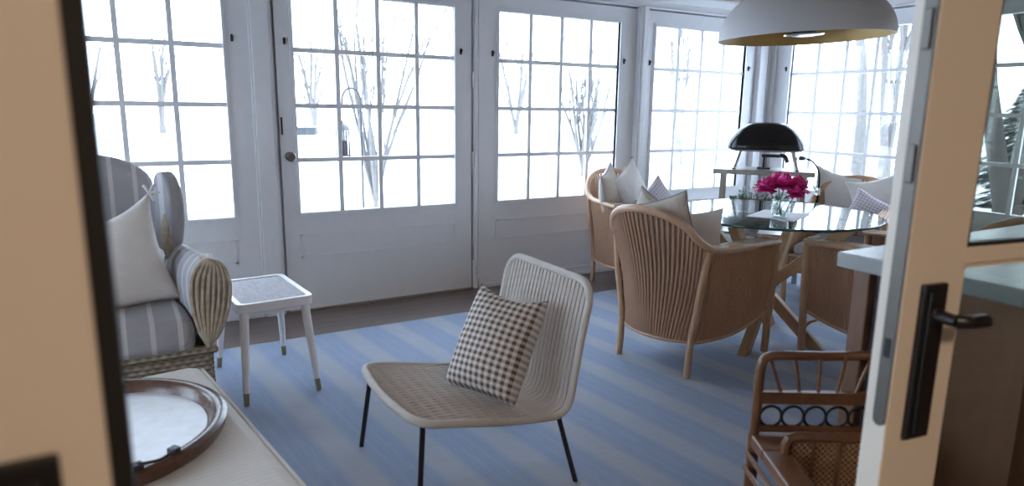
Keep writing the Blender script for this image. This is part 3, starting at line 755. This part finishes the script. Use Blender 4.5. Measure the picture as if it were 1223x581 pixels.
# ------------------------------------------------------------------ rope lounge chair
def lounge():
    t = thing('lounge_chair', 'low armless lounge chair of woven taupe cord on black metal legs', 'chair', (.9, 1.93, 0))
    W = .262
    # side profile (x from front to back, z)
    prof = catmull([(-.235, 0, .345), (-.12, 0, .325), (.05, 0, .29), (.19, 0, .270), (.262, 0, .268), (.298, 0, .305), (.318, 0, .41), (.345, 0, .55), (.378, 0, .69)], 8)
    def P(s, y):  # s 0..1
        f = s * (len(prof) - 1); i = min(int(f), len(prof) - 2); k = f - i
        p = prof[i].lerp(prof[i + 1], k); return Vector((p.x, y, p.z))
    # frame loop with rounded corners front and top
    loop = []
    rc = .075
    L = [0]
    for i in range(1, len(prof)): L.append(L[-1] + (prof[i] - prof[i - 1]).length)
    tot = L[-1]
    def S(d): # arclength -> param
        for i in range(1, len(L)):
            if d <= L[i]: return (i - 1 + (d - L[i - 1]) / (L[i] - L[i - 1])) / (len(prof) - 1)
        return 1.0
    def Q(d, y): return P(S(d), y)
    for k in range(9): a = PI / 2 * k / 8; loop.append(Q(rc - rc * math.sin(a), -(W - rc) - rc * math.cos(a)) if False else Q(rc * (1 - math.cos(a)) if False else rc - rc * math.sin(a), -(W - rc + rc * math.cos(a))))
    # front edge bows outward slightly
    for k in range(1, 8): y = -(W - rc) + 2 * (W - rc) * k / 8; q = Q(0, y); loop.append(q + Vector((-.014 * (1 - (y / (W - rc)) ** 2), 0, 0)))
    for k in range(9): a = PI / 2 * (1 - k / 8); loop.append(Q(rc - rc * math.sin(a), (W - rc + rc * math.cos(a))))
    for k in range(1, 40): loop.append(Q(rc + (tot - 2 * rc) * k / 40, W))
    for k in range(9): a = PI / 2 * k / 8; loop.append(Q(tot - rc + rc * math.sin(a), (W - rc + rc * math.cos(a))))
    for k in range(1, 8): loop.append(Q(tot, (W - rc) - 2 * (W - rc) * k / 8))
    for k in range(9): a = PI / 2 * (1 - k / 8); loop.append(Q(tot - rc + rc * math.sin(a), -(W - rc + rc * math.cos(a))))
    for k in range(1, 40): loop.append(Q(tot - rc - (tot - 2 * rc) * k / 40, -W))
    MB().tube(loop, .0125, 12, closed=True).build('wrapped_frame', M['rope'], t)
    # cords
    st = MB(); NS = 46
    for i in range(NS):
        y = -W + .016 + (2 * W - .032) * i / (NS - 1)
        d0 = 0.0; d1 = tot
        ex = abs(y) - (W - rc)
        if ex > 0:
            ins = rc - math.sqrt(max(0, rc * rc - ex * ex)); d0 += ins; d1 -= ins
        pts = []
        K = 64
        for k in range(K + 1):
            d = d0 + (d1 - d0) * k / K
            u = d / tot
            amp = .0036 if u < .42 else .0006
            ph = (1 if i % 2 else -1)
            wob = amp * ph * math.cos(d * 2 * PI / .085)
            zz = .004 * ph * math.sin(d * 2 * PI / .085) if u < .42 else .0012 * ph
            nrm = Vector((0, 0, 1)) if u < .4 else Vector((-.95, 0, .3))
            pts.append(Q(d, y + wob) + nrm * zz)
        st.tube(pts, .0047, 5)
    st.build('cord_weave', M['rope'], t)
    bn = MB()  # cross bindings
    for d in [tot * f for f in (.13, .22, .31, .55, .68, .81)]:
        bn.tube([Q(d, y * W / 10 * .97) + Vector((0, 0, -.004)) for y in range(-10, 11)], .0035, 5)
    bn.build('cross_cords', M['rope'], t)
    # legs
    for s in (-1, 1):
        p = Q(.03, s * (W - .03)) + Vector((0, 0, -.012))
        l = MB(); l.tube([p + Vector((.004, 0, .004)), (p.x - .014, p.y + (.085 if s > 0 else 0), RZ)], .0085, 12)
        l.build('leg', M['black'], t)
        p = Vector((.262, s * (W - .012), .262))
        l = MB(); l.tube([p, (.335, s * (W - .004), RZ)], .0085, 12); l.build('leg', M['black'], t)
    ru = MB()
    ru.tube([Q(.05, s_ * (W - .014)) + Vector((0, 0, -.012)) for s_ in (-1, 1)], .007, 8)
    ru.build('crossbar', M['black'], t); ru = MB()
    ru.tube([(.25, -W + .014, .256), (.25, W - .014, .256)], .007, 8); ru.build('crossbar', M['black'], t)
lounge()
pillow('throw_pillow', (1.03, 1.855, .475), (.18, -.30, -.03), (.16, .085, .30), .262, .36, .19, M['gingham'], 'brown and white gingham pillow leaning on the cord lounge chair', ears=.05, seed=2, sag=.06)

# ------------------------------------------------------------------ rattan dining chairs
RAIL = [(.62, .275, .585), (.45, .285, .595), (.25, .285, .60), (.06, .27, .61), (-.04, .25, .655), (-.10, .20, .73), (-.15, .11, .775), (-.17, 0, .79)]
BOT = [(.59, .25, .225), (.45, .255, .19), (.25, .25, .165), (.05, .22, .165), (-.005, .165, .165), (-.035, .11, .165), (-.05, .055, .165), (-.055, 0, .165)]
def dining_chair(label, loc, rz, cushion='seatgrey'):
    t = thing('dining_chair', label, 'chair', (loc[0], loc[1], RZ), rz, 'rattan chairs around the glass table')
    full = RAIL + [(x, -y, z) for x, y, z in RAIL[-2::-1]]
    fb = BOT + [(x, -y, z) for x, y, z in BOT[-2::-1]]
    top = catmull(full, 8); bot = catmull(fb, 8)
    MB().tube(top, .0175, 10).build('top_rail', M['rattan'], t)
    MB().tube(bot, .011, 8).build('bottom_rail', M['rattan'], t)
    sl = MB(); n = len(top)
    ks = []; f = 1.0
    while f < n - 2:
        ks.append(f); i = int(f); q = top[min(i, n - 2)].lerp(top[min(i + 1, n - 1)], f - i)
        seg = (top[min(i + 1, n - 1)] - top[min(i, n - 2)]).length
        f += (.0135 if q.x > .05 else .0275) / max(seg, .004)
    for f in ks:
        i = min(int(f), n - 2); q = f - i
        a = top[i].lerp(top[i + 1], q); b = bot[i].lerp(bot[i + 1], q)
        mid = a.lerp(b, .5) + Vector((.0 if a.x > .05 else .03, 0, 0))
        sl.tube(catmull([a, mid, b], 4), .0068 if a.x > .05 else .0092, 6)
    sl.build('slats', M['rattan_dark'], t)
    for s in (-1, 1):
        # rear leg runs from rail to floor, curving
        l = MB(); l.tube(catmull([(.005, s * .266, .61), (-.002, s * .245, .45), (.002, s * .215, .25), (-.003, s * .205, .12), (-.012, s * .205, 0)], 6), .0165, 10); l.build('leg', M['rattan'], t)
        l = MB(); l.tube(catmull([(.615, s * .272, .60), (.612, s * .268, .4), (.605, s * .262, .2), (.60, s * .26, 0)], 4), .019, 10); l.build('leg', M['rattan'], t)
        br = MB(); br.tube(catmull([(.60, s * .26, .12), (.57, s * .258, .17), (.53, s * .255, .195)], 5), .008, 8); br.build('bracket', M['rattan'], t)
        ar = MB()
        for k in range(5):
            yy = s * (.285 - .017 * (k + 1))
            ar.tube(catmull([(.60, yy, .592), (.40, yy - s * .0, .604), (.2, yy, .606), (.10, yy, .612)], 4), .0075, 6)
        ar.tube([(.612, s * .28, .60), (.612, s * .185, .60)], .013, 8)
        ar.build('armrest', M['rattan'], t)
    fr = MB(); fr.tube([(.60, -.26, .235), (.60, .26, .235)], .013, 8); fr.tube([(.60, -.26, .33), (.60, .26, .33)], .013, 8)
    for k in range(30):
        y = -.245 + .49 * k / 29; fr.tube([(.60, y, .235), (.60, y, .33)], .006, 5)
    fr.build('front_apron', M['rattan_dark'], t)
    st = MB(); st.prism([(.60, .235), (.60, -.235), (.05, -.215), (-.03, -.12), (-.03, .12), (.05, .215)], lambda u, v, q: (u, v, q), .31, .335)
    st.build('seat', M['rattan'], t, smooth=False)
    cu = MB(); cu.prism([(.605, .225), (.605, -.225), (.06, -.20), (-.02, -.11), (-.02, .11), (.06, .20)], lambda u, v, q: (u, v, q), .337, .405)
    cu.build('seat_cushion', M[cushion], t, bevel=.02)
    return t
dining_chair('rattan armchair at the near left of the glass table, back turned to the camera', (2.19, 2.36), math.radians(11))
dining_chair('rattan armchair nearest the back windows, half hidden behind the near one', (3.13, 3.82), math.radians(-93))
dining_chair('rattan armchair beyond the glass table by the right windows', (4.31, 2.77), math.radians(204))
dining_chair('rattan armchair at the right of the glass table, partly behind the counter', (3.27, 1.53), math.radians(92))

G = 'pillows on the rattan chairs'
up = (0, 0, 1)
def pil(c, yaw, wd, ht, th, mat, label, lean=.25, roll=0.0, pip='piping', seed=0, ears=.12, sag=.0):
    """yaw: direction the pillow faces (deg from +x)"""
    a = math.radians(yaw); f = Vector((math.cos(a), math.sin(a), 0)); r = Vector((-f.y, f.x, 0))
    u = (Vector((0, 0, 1)) - f * lean).normalized()
    r2 = r * math.cos(roll) + u * math.sin(roll); u2 = -r * math.sin(roll) + u * math.cos(roll)
    return pillow('chair_pillow', c, r2, u2, wd, ht, th, M[mat], label, 'pillow', M[pip] if pip else None, G, seed, sag, ears)
# near-left chair
pil((2.225, 2.44, .66), 20, .31, .34, .14, 'pil_lin', 'beige linen pillow with grey piping at the left in the nearest rattan chair', .2, .50, seed=1)
pil((2.17, 2.33, .65), 30, .36, .40, .14, 'pil_stripe', 'large beige piped pillow at the right in the nearest rattan chair', .2, -.28, seed=3)
pil((2.315, 2.26, .63), 55, .27, .32, .11, 'pil_white', 'white pillow behind the large beige one in the nearest rattan chair', .15, -.1, seed=4, pip=None)
# back chair
pil((2.95, 3.70, .635), -50, .36, .42, .14, 'pil_stripe', 'upright beige piped pillow at the left of the chair by the windows', .15, .22, seed=6)
pil((3.13, 3.69, .655), -75, .36, .40, .12, 'pil_white', 'white pillow standing behind the beige one in the chair by the windows', .2, .5, seed=7)
pil((3.16, 3.45, .62), -90, .28, .28, .10, 'plaid', 'small lavender plaid pillow in the chair by the windows', .2, .65, seed=8, pip=None)
# right chair
pil((4.38, 2.94, .62), 215, .38, .46, .13, 'pil_white', 'white pillow at the left in the far rattan chair', .15, -.16, seed=9, ears=.17, pip=None)
pil((4.45, 2.68, .62), 208, .36, .42, .13, 'pil_white', 'white pillow at the right in the far rattan chair', .2, .28, seed=10, ears=.17, pip=None)
pil((4.25, 2.60, .56), 215, .34, .30, .11, 'plaid', 'lavender plaid pillow leaning in front in the far rattan chair', .35, -.45, seed=12, pip=None, ears=.14)

# ------------------------------------------------------------------ glass table
TC = (2.97, 2.38); TR = .55; TZ = .715
tb = thing('dining_table', 'round glass topped dining table on crossed oak beams', 'table', (TC[0], TC[1], 0))
e = MB(); n = 96
e.lathe([(0, TZ - .012), (TR - .003, TZ - .012), (TR - .003, TZ), (0, TZ)], n=n); e.build('table_top', M['tglass'], tb, angle=30)
e = MB(); pr = [(TR - .003, TZ - .012), (TR + .0, TZ - .010), (TR + .001, TZ - .006), (TR, TZ - .002), (TR - .003, TZ)]
e.lathe(pr + [(TR - .004, TZ), (TR - .004, TZ - .012), (TR - .003, TZ - .012)], n=n)
e.f = [f for f in e.f if len(f) == 4]; e.m = [0] * len(e.f); e.build('table_edge', M['tedge'], tb)
for k in range(4):
    a = math.radians(-68 + 90 * k)
    p0 = Vector((math.cos(a) * .30, math.sin(a) * .30, RZ)); p1 = Vector((-math.cos(a) * .42, -math.sin(a) * .42, TZ - .03))
    off = Vector((-math.sin(a), math.cos(a), 0)) * .028
    d = p1 - p0; h_ = Vector((0, 0, 1)); q = MB()
    wv = off.normalized() * .024; hv = (math.cos(a), math.sin(a)); hv = Vector((hv[0], hv[1], 0)) * .042
    pts = [p0 + off - wv - hv, p0 + off + wv - hv, p0 + off + wv + hv, p0 + off - wv + hv, p1 + off - wv - hv, p1 + off + wv - hv, p1 + off + wv + hv, p1 + off - wv + hv]
    q.add(pts, [(0, 1, 2, 3), (4, 5, 6, 7), (0, 1, 5, 4), (1, 2, 6, 5), (2, 3, 7, 6), (3, 0, 4, 7)])
    q.build('leg', M['oak'], tb, smooth=False, bevel=.004)
q = MB(); q.box((0, 0, TZ - .0225), (.86, .07, .018), Matrix.Rotation(math.radians(-68), 3, 'Z')); q.box((0, 0, TZ - .0225), (.86, .07, .018), Matrix.Rotation(math.radians(22), 3, 'Z'))
q.build('top_bearer', M['oak'], tb, smooth=False)
pm = MB(); pm.b2(-.145, .145, -.115, .115, 0, .003)
tag(pm.build('placemat', M['mat_cloth'], smooth=False, mw=Matrix.Translation((2.91, 2.27, TZ + .0005)) @ Matrix.Rotation(math.radians(22), 4, 'Z')), 'white cloth placemat under the vase on the glass table', 'placemat')
VP = (2.83, 2.20, TZ + .0035)
vs_ = MB(); vs_.lathe([(0, 0), (.036, 0), (.042, .01), (.045, .05), (.040, .085), (.038, .115), (.044, .125), (.041, .125), (.035, .113), (.037, .085), (.042, .05), (.038, .012), (0, .008)], n=32)
tag(vs_.build('vase', M['vglass'], loc=VP), 'small clear glass vase holding the pink peonies', 'vase')
wt = MB(); wt.lathe([(0, .009), (.037, .012), (.041, .05), (.037, .08), (0, .08)], n=24)
rng = random.Random(4)
G2 = 'peonies in the glass vase'
def peony(label, c, r, seed, base):
    rng = random.Random(seed)
    root = thing('peony', label, 'flower', c, group=G2)
    mb = MB()
    for ring, (cnt, rad, tl) in enumerate(((6, .18, .15), (9, .42, .5), (12, .68, .95), (14, .9, 1.4), (12, .9, 1.9))):
        for k in range(cnt):
            a = 2 * PI * k / cnt + rng.uniform(-.2, .2) + ring; tlt = tl + rng.uniform(-.12, .12)
            d = Vector((math.cos(a) * math.sin(tlt), math.sin(a) * math.sin(tlt), math.cos(tlt)))
            sd = Vector((-math.sin(a), math.cos(a), 0)); L = r * (.75 + .28 * rng.random()) ; wv = r * .42
            def pf(u, v, d=d, sd=sd, L=L, wv=wv, a=a):
                uu = u * 2 - 1; k_ = math.sin(PI * min(1, v * .8 + .12)) ** .6
                cup = Vector((math.cos(a), math.sin(a), 0)) * (.18 * r * math.sin(v * PI))
                ruf = .05 * r * math.sin(uu * 9 + a * 5) * v * v
                return d * (L * v) + sd * (uu * wv * k_) + cup - d * (.2 * L * uu * uu * v) + Vector((0, 0, ruf))
            mb.grid(pf, 5, 5)
    mb.build('petals', M['peony'], root, angle=80)
    st = MB(); b = Vector(base) - Vector(c)
    st.tube(catmull([(0, 0, 0), b * .5 + Vector((0, 0, .015)), b], 4), .0025, 6); st.build('stem', M['stem'], root)
fl = [((-.065, .04, .145), .066, 'leftmost magenta peony in the vase'), ((.065, -.04, .150), .068, 'rightmost magenta peony in the vase'), ((-.005, -.02, .165), .066, 'magenta peony in the middle front of the vase'), ((.03, .05, .170), .062, 'magenta peony at the back of the vase'), ((.03, -.06, .122), .052, 'lowest magenta peony at the vase rim'), ]
for i, (c, r_, lb) in enumerate(fl):
    a = i * 1.3
    peony(lb, (VP[0] + c[0] * 1.0, VP[1] + c[1], VP[2] + c[2]), r_, i + 9, (VP[0] + .018 * math.cos(a), VP[1] + .018 * math.sin(a), VP[2] + .012))
lfv = MB()
for k in range(4):
    a = k * 1.7; p = Vector((VP[0] + .02 * math.cos(a), VP[1] + .02 * math.sin(a), VP[2] + .09)); q = p + Vector((.05 * math.cos(a), .05 * math.sin(a), .03)); s_ = Vector((-math.sin(a), math.cos(a), 0)) * .012
    lfv.add([p, (p + q) / 2 + s_, q, (p + q) / 2 - s_ + Vector((0, 0, -.004))], [(0, 1, 2), (0, 2, 3)])
tag(lfv.build('peony_leaves', M['leafgreen'], smooth=False), 'green peony leaves at the rim of the glass vase', 'leaves')

# ------------------------------------------------------------------ pendant lamp
pl = thing('pendant_lamp', 'large white dome pendant lamp with ochre lining above the glass table', 'lamp', (2.865, 2.185, 1.583))
pl.rotation_euler = Matrix.Rotation(math.radians(-2.2), 3, Vector((.5, .86, 0))).to_euler()
R_ = .392; D_ = .27
def dome(r, d, n=18, z=0): return [(r * math.cos(t), z + d * math.sin(t)) for t in [PI / 2 * k / n for k in range(n)]] + [(.02, z + d)]
o1 = dome(R_, D_)
MB().lathe(o1 + [(.0, D_)], n=64, cap=False).build('lamp_shade', M['whitelamp'], pl, angle=60)
sh_ = bpy.data.objects['lamp_shade']
MB().lathe([(R_, 0), (R_, -.002), (R_ - .008, -.002), (R_ - .008, 0)], n=64, cap=False).build('shade_rim', M['whitelamp'], pl)
MB().lathe(dome(R_ - .007, D_ - .008) + [(0, D_ - .008)], n=64, cap=False).build('shade_lining', M['gold'], pl, angle=60)
for o in (bpy.data.objects['lamp_shade'], bpy.data.objects['shade_lining']):
    me = o.data
MB().cyl((0, 0, D_), (0, 0, D_ + .05), .022, .012, 16).build('cap', M['whitelamp'], pl)
MB().cyl((0, 0, D_ + .05), (0, 0, 2.095 - 1.583), .004, n=8).build('cord', M['black'], pl)
sk = MB(); sk.cyl((0, 0, .03), (0, 0, D_ - .01), .012, n=12); sk.lathe([(0, .012), (.085, .012), (.09, .016), (.085, .02), (0, .02)], n=32)
sk.build('socket_plate', M['chrome'], pl)
MB().lathe([(0, .021), (.055, .021), (.05, .06), (.02, .08), (0, .08)], n=24).build('bulb_cluster', M['black'], pl)

# ------------------------------------------------------------------ oven stand, pizza oven, plant
SA = math.radians(-50)
sd = thing('metal_stand', 'grey metal side stand under the pizza oven in the corner', 'stand', (4.125, 3.39, 0), SA)
SZ = .823
MB().b2(-.345, .345, -.17, .17, SZ - .035, SZ).build('shelf', M['steel'], sd, smooth=False, bevel=.003)
MB().b2(-.29, .29, -.15, .15, .34, .36).build('shelf', M['steel'], sd, smooth=False, bevel=.003)
for x in (-.275, .275):
    for y in (-.14, .14):
        MB().b2(x - .018, x + .018, y - .018, y + .018, 0, SZ - .035).build('leg', M['steel'], sd, smooth=False, bevel=.003)
ov = thing('pizza_oven', 'black domed portable pizza oven on silver legs standing on the stand', 'pizza oven', (4.11, 3.375, SZ), SA)
def ovp(u, v):
    th = u * 2 * PI; ph = v
    cx, sy = math.cos(th), math.sin(th); e_ = .62
    X = math.copysign(abs(cx) ** e_, cx); Y = math.copysign(abs(sy) ** e_, sy)
    prof = [(0.0, .335), (.36, .331), (.52, .318), (.72, .282), (.88, .234), (.985, .182), (1.0, .150), (.985, .136), (.9, .126), (0, .122)]
    f = ph * (len(prof) - 1); i = min(int(f), len(prof) - 2); k = f - i
    r = prof[i][0] * (1 - k) + prof[i + 1][0] * k; z = prof[i][1] * (1 - k) + prof[i + 1][1] * k
    return (X * r * .268, Y * r * .165, z + .006)
g = MB(); g.grid(ovp, 48, 22, cu=True); g.build('shell', M['enamel'], ov, angle=25)
tr_ = MB(); tr_.tube([(math.copysign(abs(math.cos(a)) ** .62, math.cos(a)) * .258, math.copysign(abs(math.sin(a)) ** .62, math.sin(a)) * .159, .142) for a in [2 * PI * k / 48 for k in range(48)]], .006, 6, closed=True); tr_.build('rim_trim', M['chrome'], ov)
for x, y in ((-.17, -.10), (.19, -.10), (-.17, .10), (.19, .10)):
    l = MB(); sx_ = -1 if x < 0 else 1
    l.tube([(x, y, .138), (x + sx_ * .035, y, .008)], [.020, .014], 10); lg = l.build('leg', M['chrome'], ov)
    MB().cyl((x + sx_ * .035, y, 0), (x + sx_ * .035, y, .012), .013, n=12).build('foot', M['rubber'], lg)
bx = MB(); bx.b2(-.02, .10, -.13, -.06, .095, .115); bx.tube(catmull([(.10, -.12, .112), (.14, -.12, .10), (.155, -.12, .06)], 4), .014, 8); bx.build('burner', M['black'], ov)
kn = MB(); kn.cyl((.235, -.10, .095), (.265, -.12, .095), .017, .015, 14); kn.build('control_knob', M['black'], ov)
br = MB(); br.b2(-.045, .045, -.02, .06, .002, .012); br.b2(-.008, .008, .01, .03, .012, .11); br.b2(.012, .018, .01, .03, .012, .09); br.build('stone_bracket', M['black'], ov, smooth=False)
hs = MB(); Rz = Matrix.Rotation(SA, 3, 'Z')
def hl(x, y, z): return Vector((4.11, 3.375, SZ)) + Rz @ Vector((x, y, z))
hs.tube(catmull([hl(.268, -.122, .095), hl(.32, -.14, .075), hl(.365, -.16, .0), hl(.372, -.15, -.15), hl(.36, -.15, -.36), hl(.375, -.14, -.60), hl(.38, -.10, -.78), hl(.40, .02, -.815)], 8), .006, 8)
gh = tag(hs.build('gas_hose', M['rubber']), 'black gas hose hanging down from the pizza oven', 'hose')
rg = MB(); rg.cyl((0, 0, -.025), (0, 0, .025), .02, .016, 12); rg.cyl((-.02, 0, 0), (.03, 0, 0), .011, n=10)
rg.build('regulator', M['chrome'], gh, loc=hl(.371, -.15, -.13))
def plant(label, loc, r, h, seed):
    rng = random.Random(seed); t = thing('potted_plant', label, 'plant', loc)
    MB().lathe([(0, 0), (.055, 0), (.07, .11), (.078, .115), (.078, .13), (.066, .13), (.062, .11), (0, .11)], n=24).build('pot', M['terracotta'], t)
    mb = MB()
    for k in range(420):
        a = rng.uniform(0, 2 * PI); el = rng.uniform(.1, 1.4); d = Vector((math.cos(a) * math.cos(el), math.sin(a) * math.cos(el), math.sin(el)))
        p = Vector((0, 0, .13)) + d * r * rng.uniform(.3, .9); q = p + (d + Vector((rng.uniform(-.5, .5), rng.uniform(-.5, .5), rng.uniform(-.3, .4)))).normalized() * .045
        s_ = d.orthogonal().normalized() * .013
        mb.add([p, (p + q) / 2 + s_, q, (p + q) / 2 - s_], [(0, 1, 2), (0, 2, 3)])
        if k % 5 == 0: mb.tube([(0, 0, .11), p], .002, 4)
    mb.build('foliage', M['leafgreen'], t, smooth=False)
plant('small leafy green potted plant on the lower shelf of the stand', (4.05, 3.39, .361), .21, .3, 2)
tt = thing('plant_table', 'x', 'x') if False else None

# ------------------------------------------------------------------ counter with fridge
ct = thing('kitchen_counter', 'counter with thick grey marble top and red brown wood end', 'counter', (1.49, .985, 0))
MB().b2(0, 1.4, -.40, 0, .868, .905).build('worktop', M['marble'], ct, smooth=False, bevel=.004)
MB().b2(.165, 1.38, -.36, -.02, .02, .868).build('cabinet', M['cabinet'], ct, smooth=False)
MB().b2(.045, .078, -.062, -.02, 0, .868).build('corner_post', M['walnut'], ct, smooth=False, bevel=.004)
MB().b2(.06, .165, -.125, -.07, 0, .868).build('black_end_panel', M['black'], ct, smooth=False, bevel=.003)

# ------------------------------------------------------------------ bamboo bench seat
def bench():
    a = math.atan2(-.125, .21)
    t = thing('bamboo_chair', 'low reddish bamboo chair with ring fretwork back and upright cane panel below the counter', 'chair', (1.285, 1.015, 0), a)
    # local: x along the back (0 = left post), y negative = forward (to camera)
    Wd = .30; SZ = .465; TZ_ = .665
    fr = MB()
    fr.tube(catmull([(0, 0, SZ), (.002, .002, .55), (.004, .004, TZ_ - .03), (.02, .004, TZ_ - .004), (.06, .004, TZ_)], 5) + catmull([(.12, .008, TZ_ - .002), (.2, .016, TZ_ - .004), (.27, .008, TZ_ + .004), (Wd, .004, TZ_ + .012)], 4), .0115, 10)
    fr.tube([(Wd, 0, 0), (Wd, 0, TZ_ + .012)], .012, 10)
    fr.build('back_frame', M['bamboo'], t)
    rl = MB(); rl.b2(0, Wd, -.008, .008, .545, .575); rl.tube([(0, 0, SZ + .014), (Wd, 0, SZ + .014)], .010, 8); rl.build('back_rail', M['bamboo'], t, smooth=True)
    for k in range(6):
        x = .055 + k * .045; x2 = Wd / 2 + (x - Wd / 2) * 1.35
        s_ = MB(); s_.tube([(x2 if x < .17 else x2, .004, TZ_ - .003), ((x + x2) / 2, .002, .62), (x, 0, .573)], .0042, 8)
        s_.lathe([(.0042, -.003), (.0056, 0), (.0042, .003)], ((x + x2) / 2, .002, .62), 8); s_.build('spindle', M['bamboo'], t)
    for k in range(6):
        x = .036 + k * .0535
        r_ = MB(); r_.tube([(x + .0265 * math.cos(q), 0, .510 + .0265 * math.sin(q)) for q in [2 * PI * i / 28 for i in range(28)]], .0038, 6, closed=True); r_.build('fretwork_ring', M['bronze'], t)
    st = MB(); st.b2(-.01, Wd, -.085, .012, SZ - .03, SZ); st.b2(-.01, .052, -.36, -.085, SZ - .03, SZ); st.build('seat_frame', M['bamboo'], t, smooth=False, bevel=.005)
    cf = MB(); x0, x1, yy, zt, zb = .040, Wd + .02, -.095, SZ + .040, SZ - .34
    cf.tube([(x0, yy, zb), (x0, yy, zt - .02), (x0 + .006, yy, zt - .006), (x0 + .02, yy, zt), (x1 - .02, yy, zt), (x1, yy, zt - .02), (x1, yy, zb)], .0125, 8, closed=True)
    cf.build('cane_panel_frame', M['bamboo'], t)
    cp = MB(); cp.b2(x0, x1, yy - .003, yy + .003, zb, zt); cp.build('cane_panel', M['cane'], t, smooth=False)
    for k in range(4):
        MB().cyl((x0 + .06 + k * .06, yy - .006, zb), (x0 + .06 + k * .06, yy - .006, zt), .0045, n=8).build('cane_panel_bar', M['bamboo'], t)
    for x, y in ((0, 0), (0, -.35), (Wd - .01, -.35)):
        l = MB(); l.tube([(x, y, .0), (x, y, SZ)], .0145, 10); l.build('leg', M['bamboo'], t)
    sd_ = MB(); sd_.tube([(-.014, 0, SZ - .05), (-.014, -.35, SZ - .05)], .006, 8); sd_.tube([(-.016, 0, SZ - .09), (-.016, -.35, SZ - .09)], .006, 8)
    sd_.tube([(-.018, -.09 + .022 * math.cos(q), SZ - .12 + .022 * math.sin(q)) for q in [2 * PI * i / 20 for i in range(20)]], .004, 6, closed=True)
    sd_.build('side_rail', M['bamboo'], t)
bench()
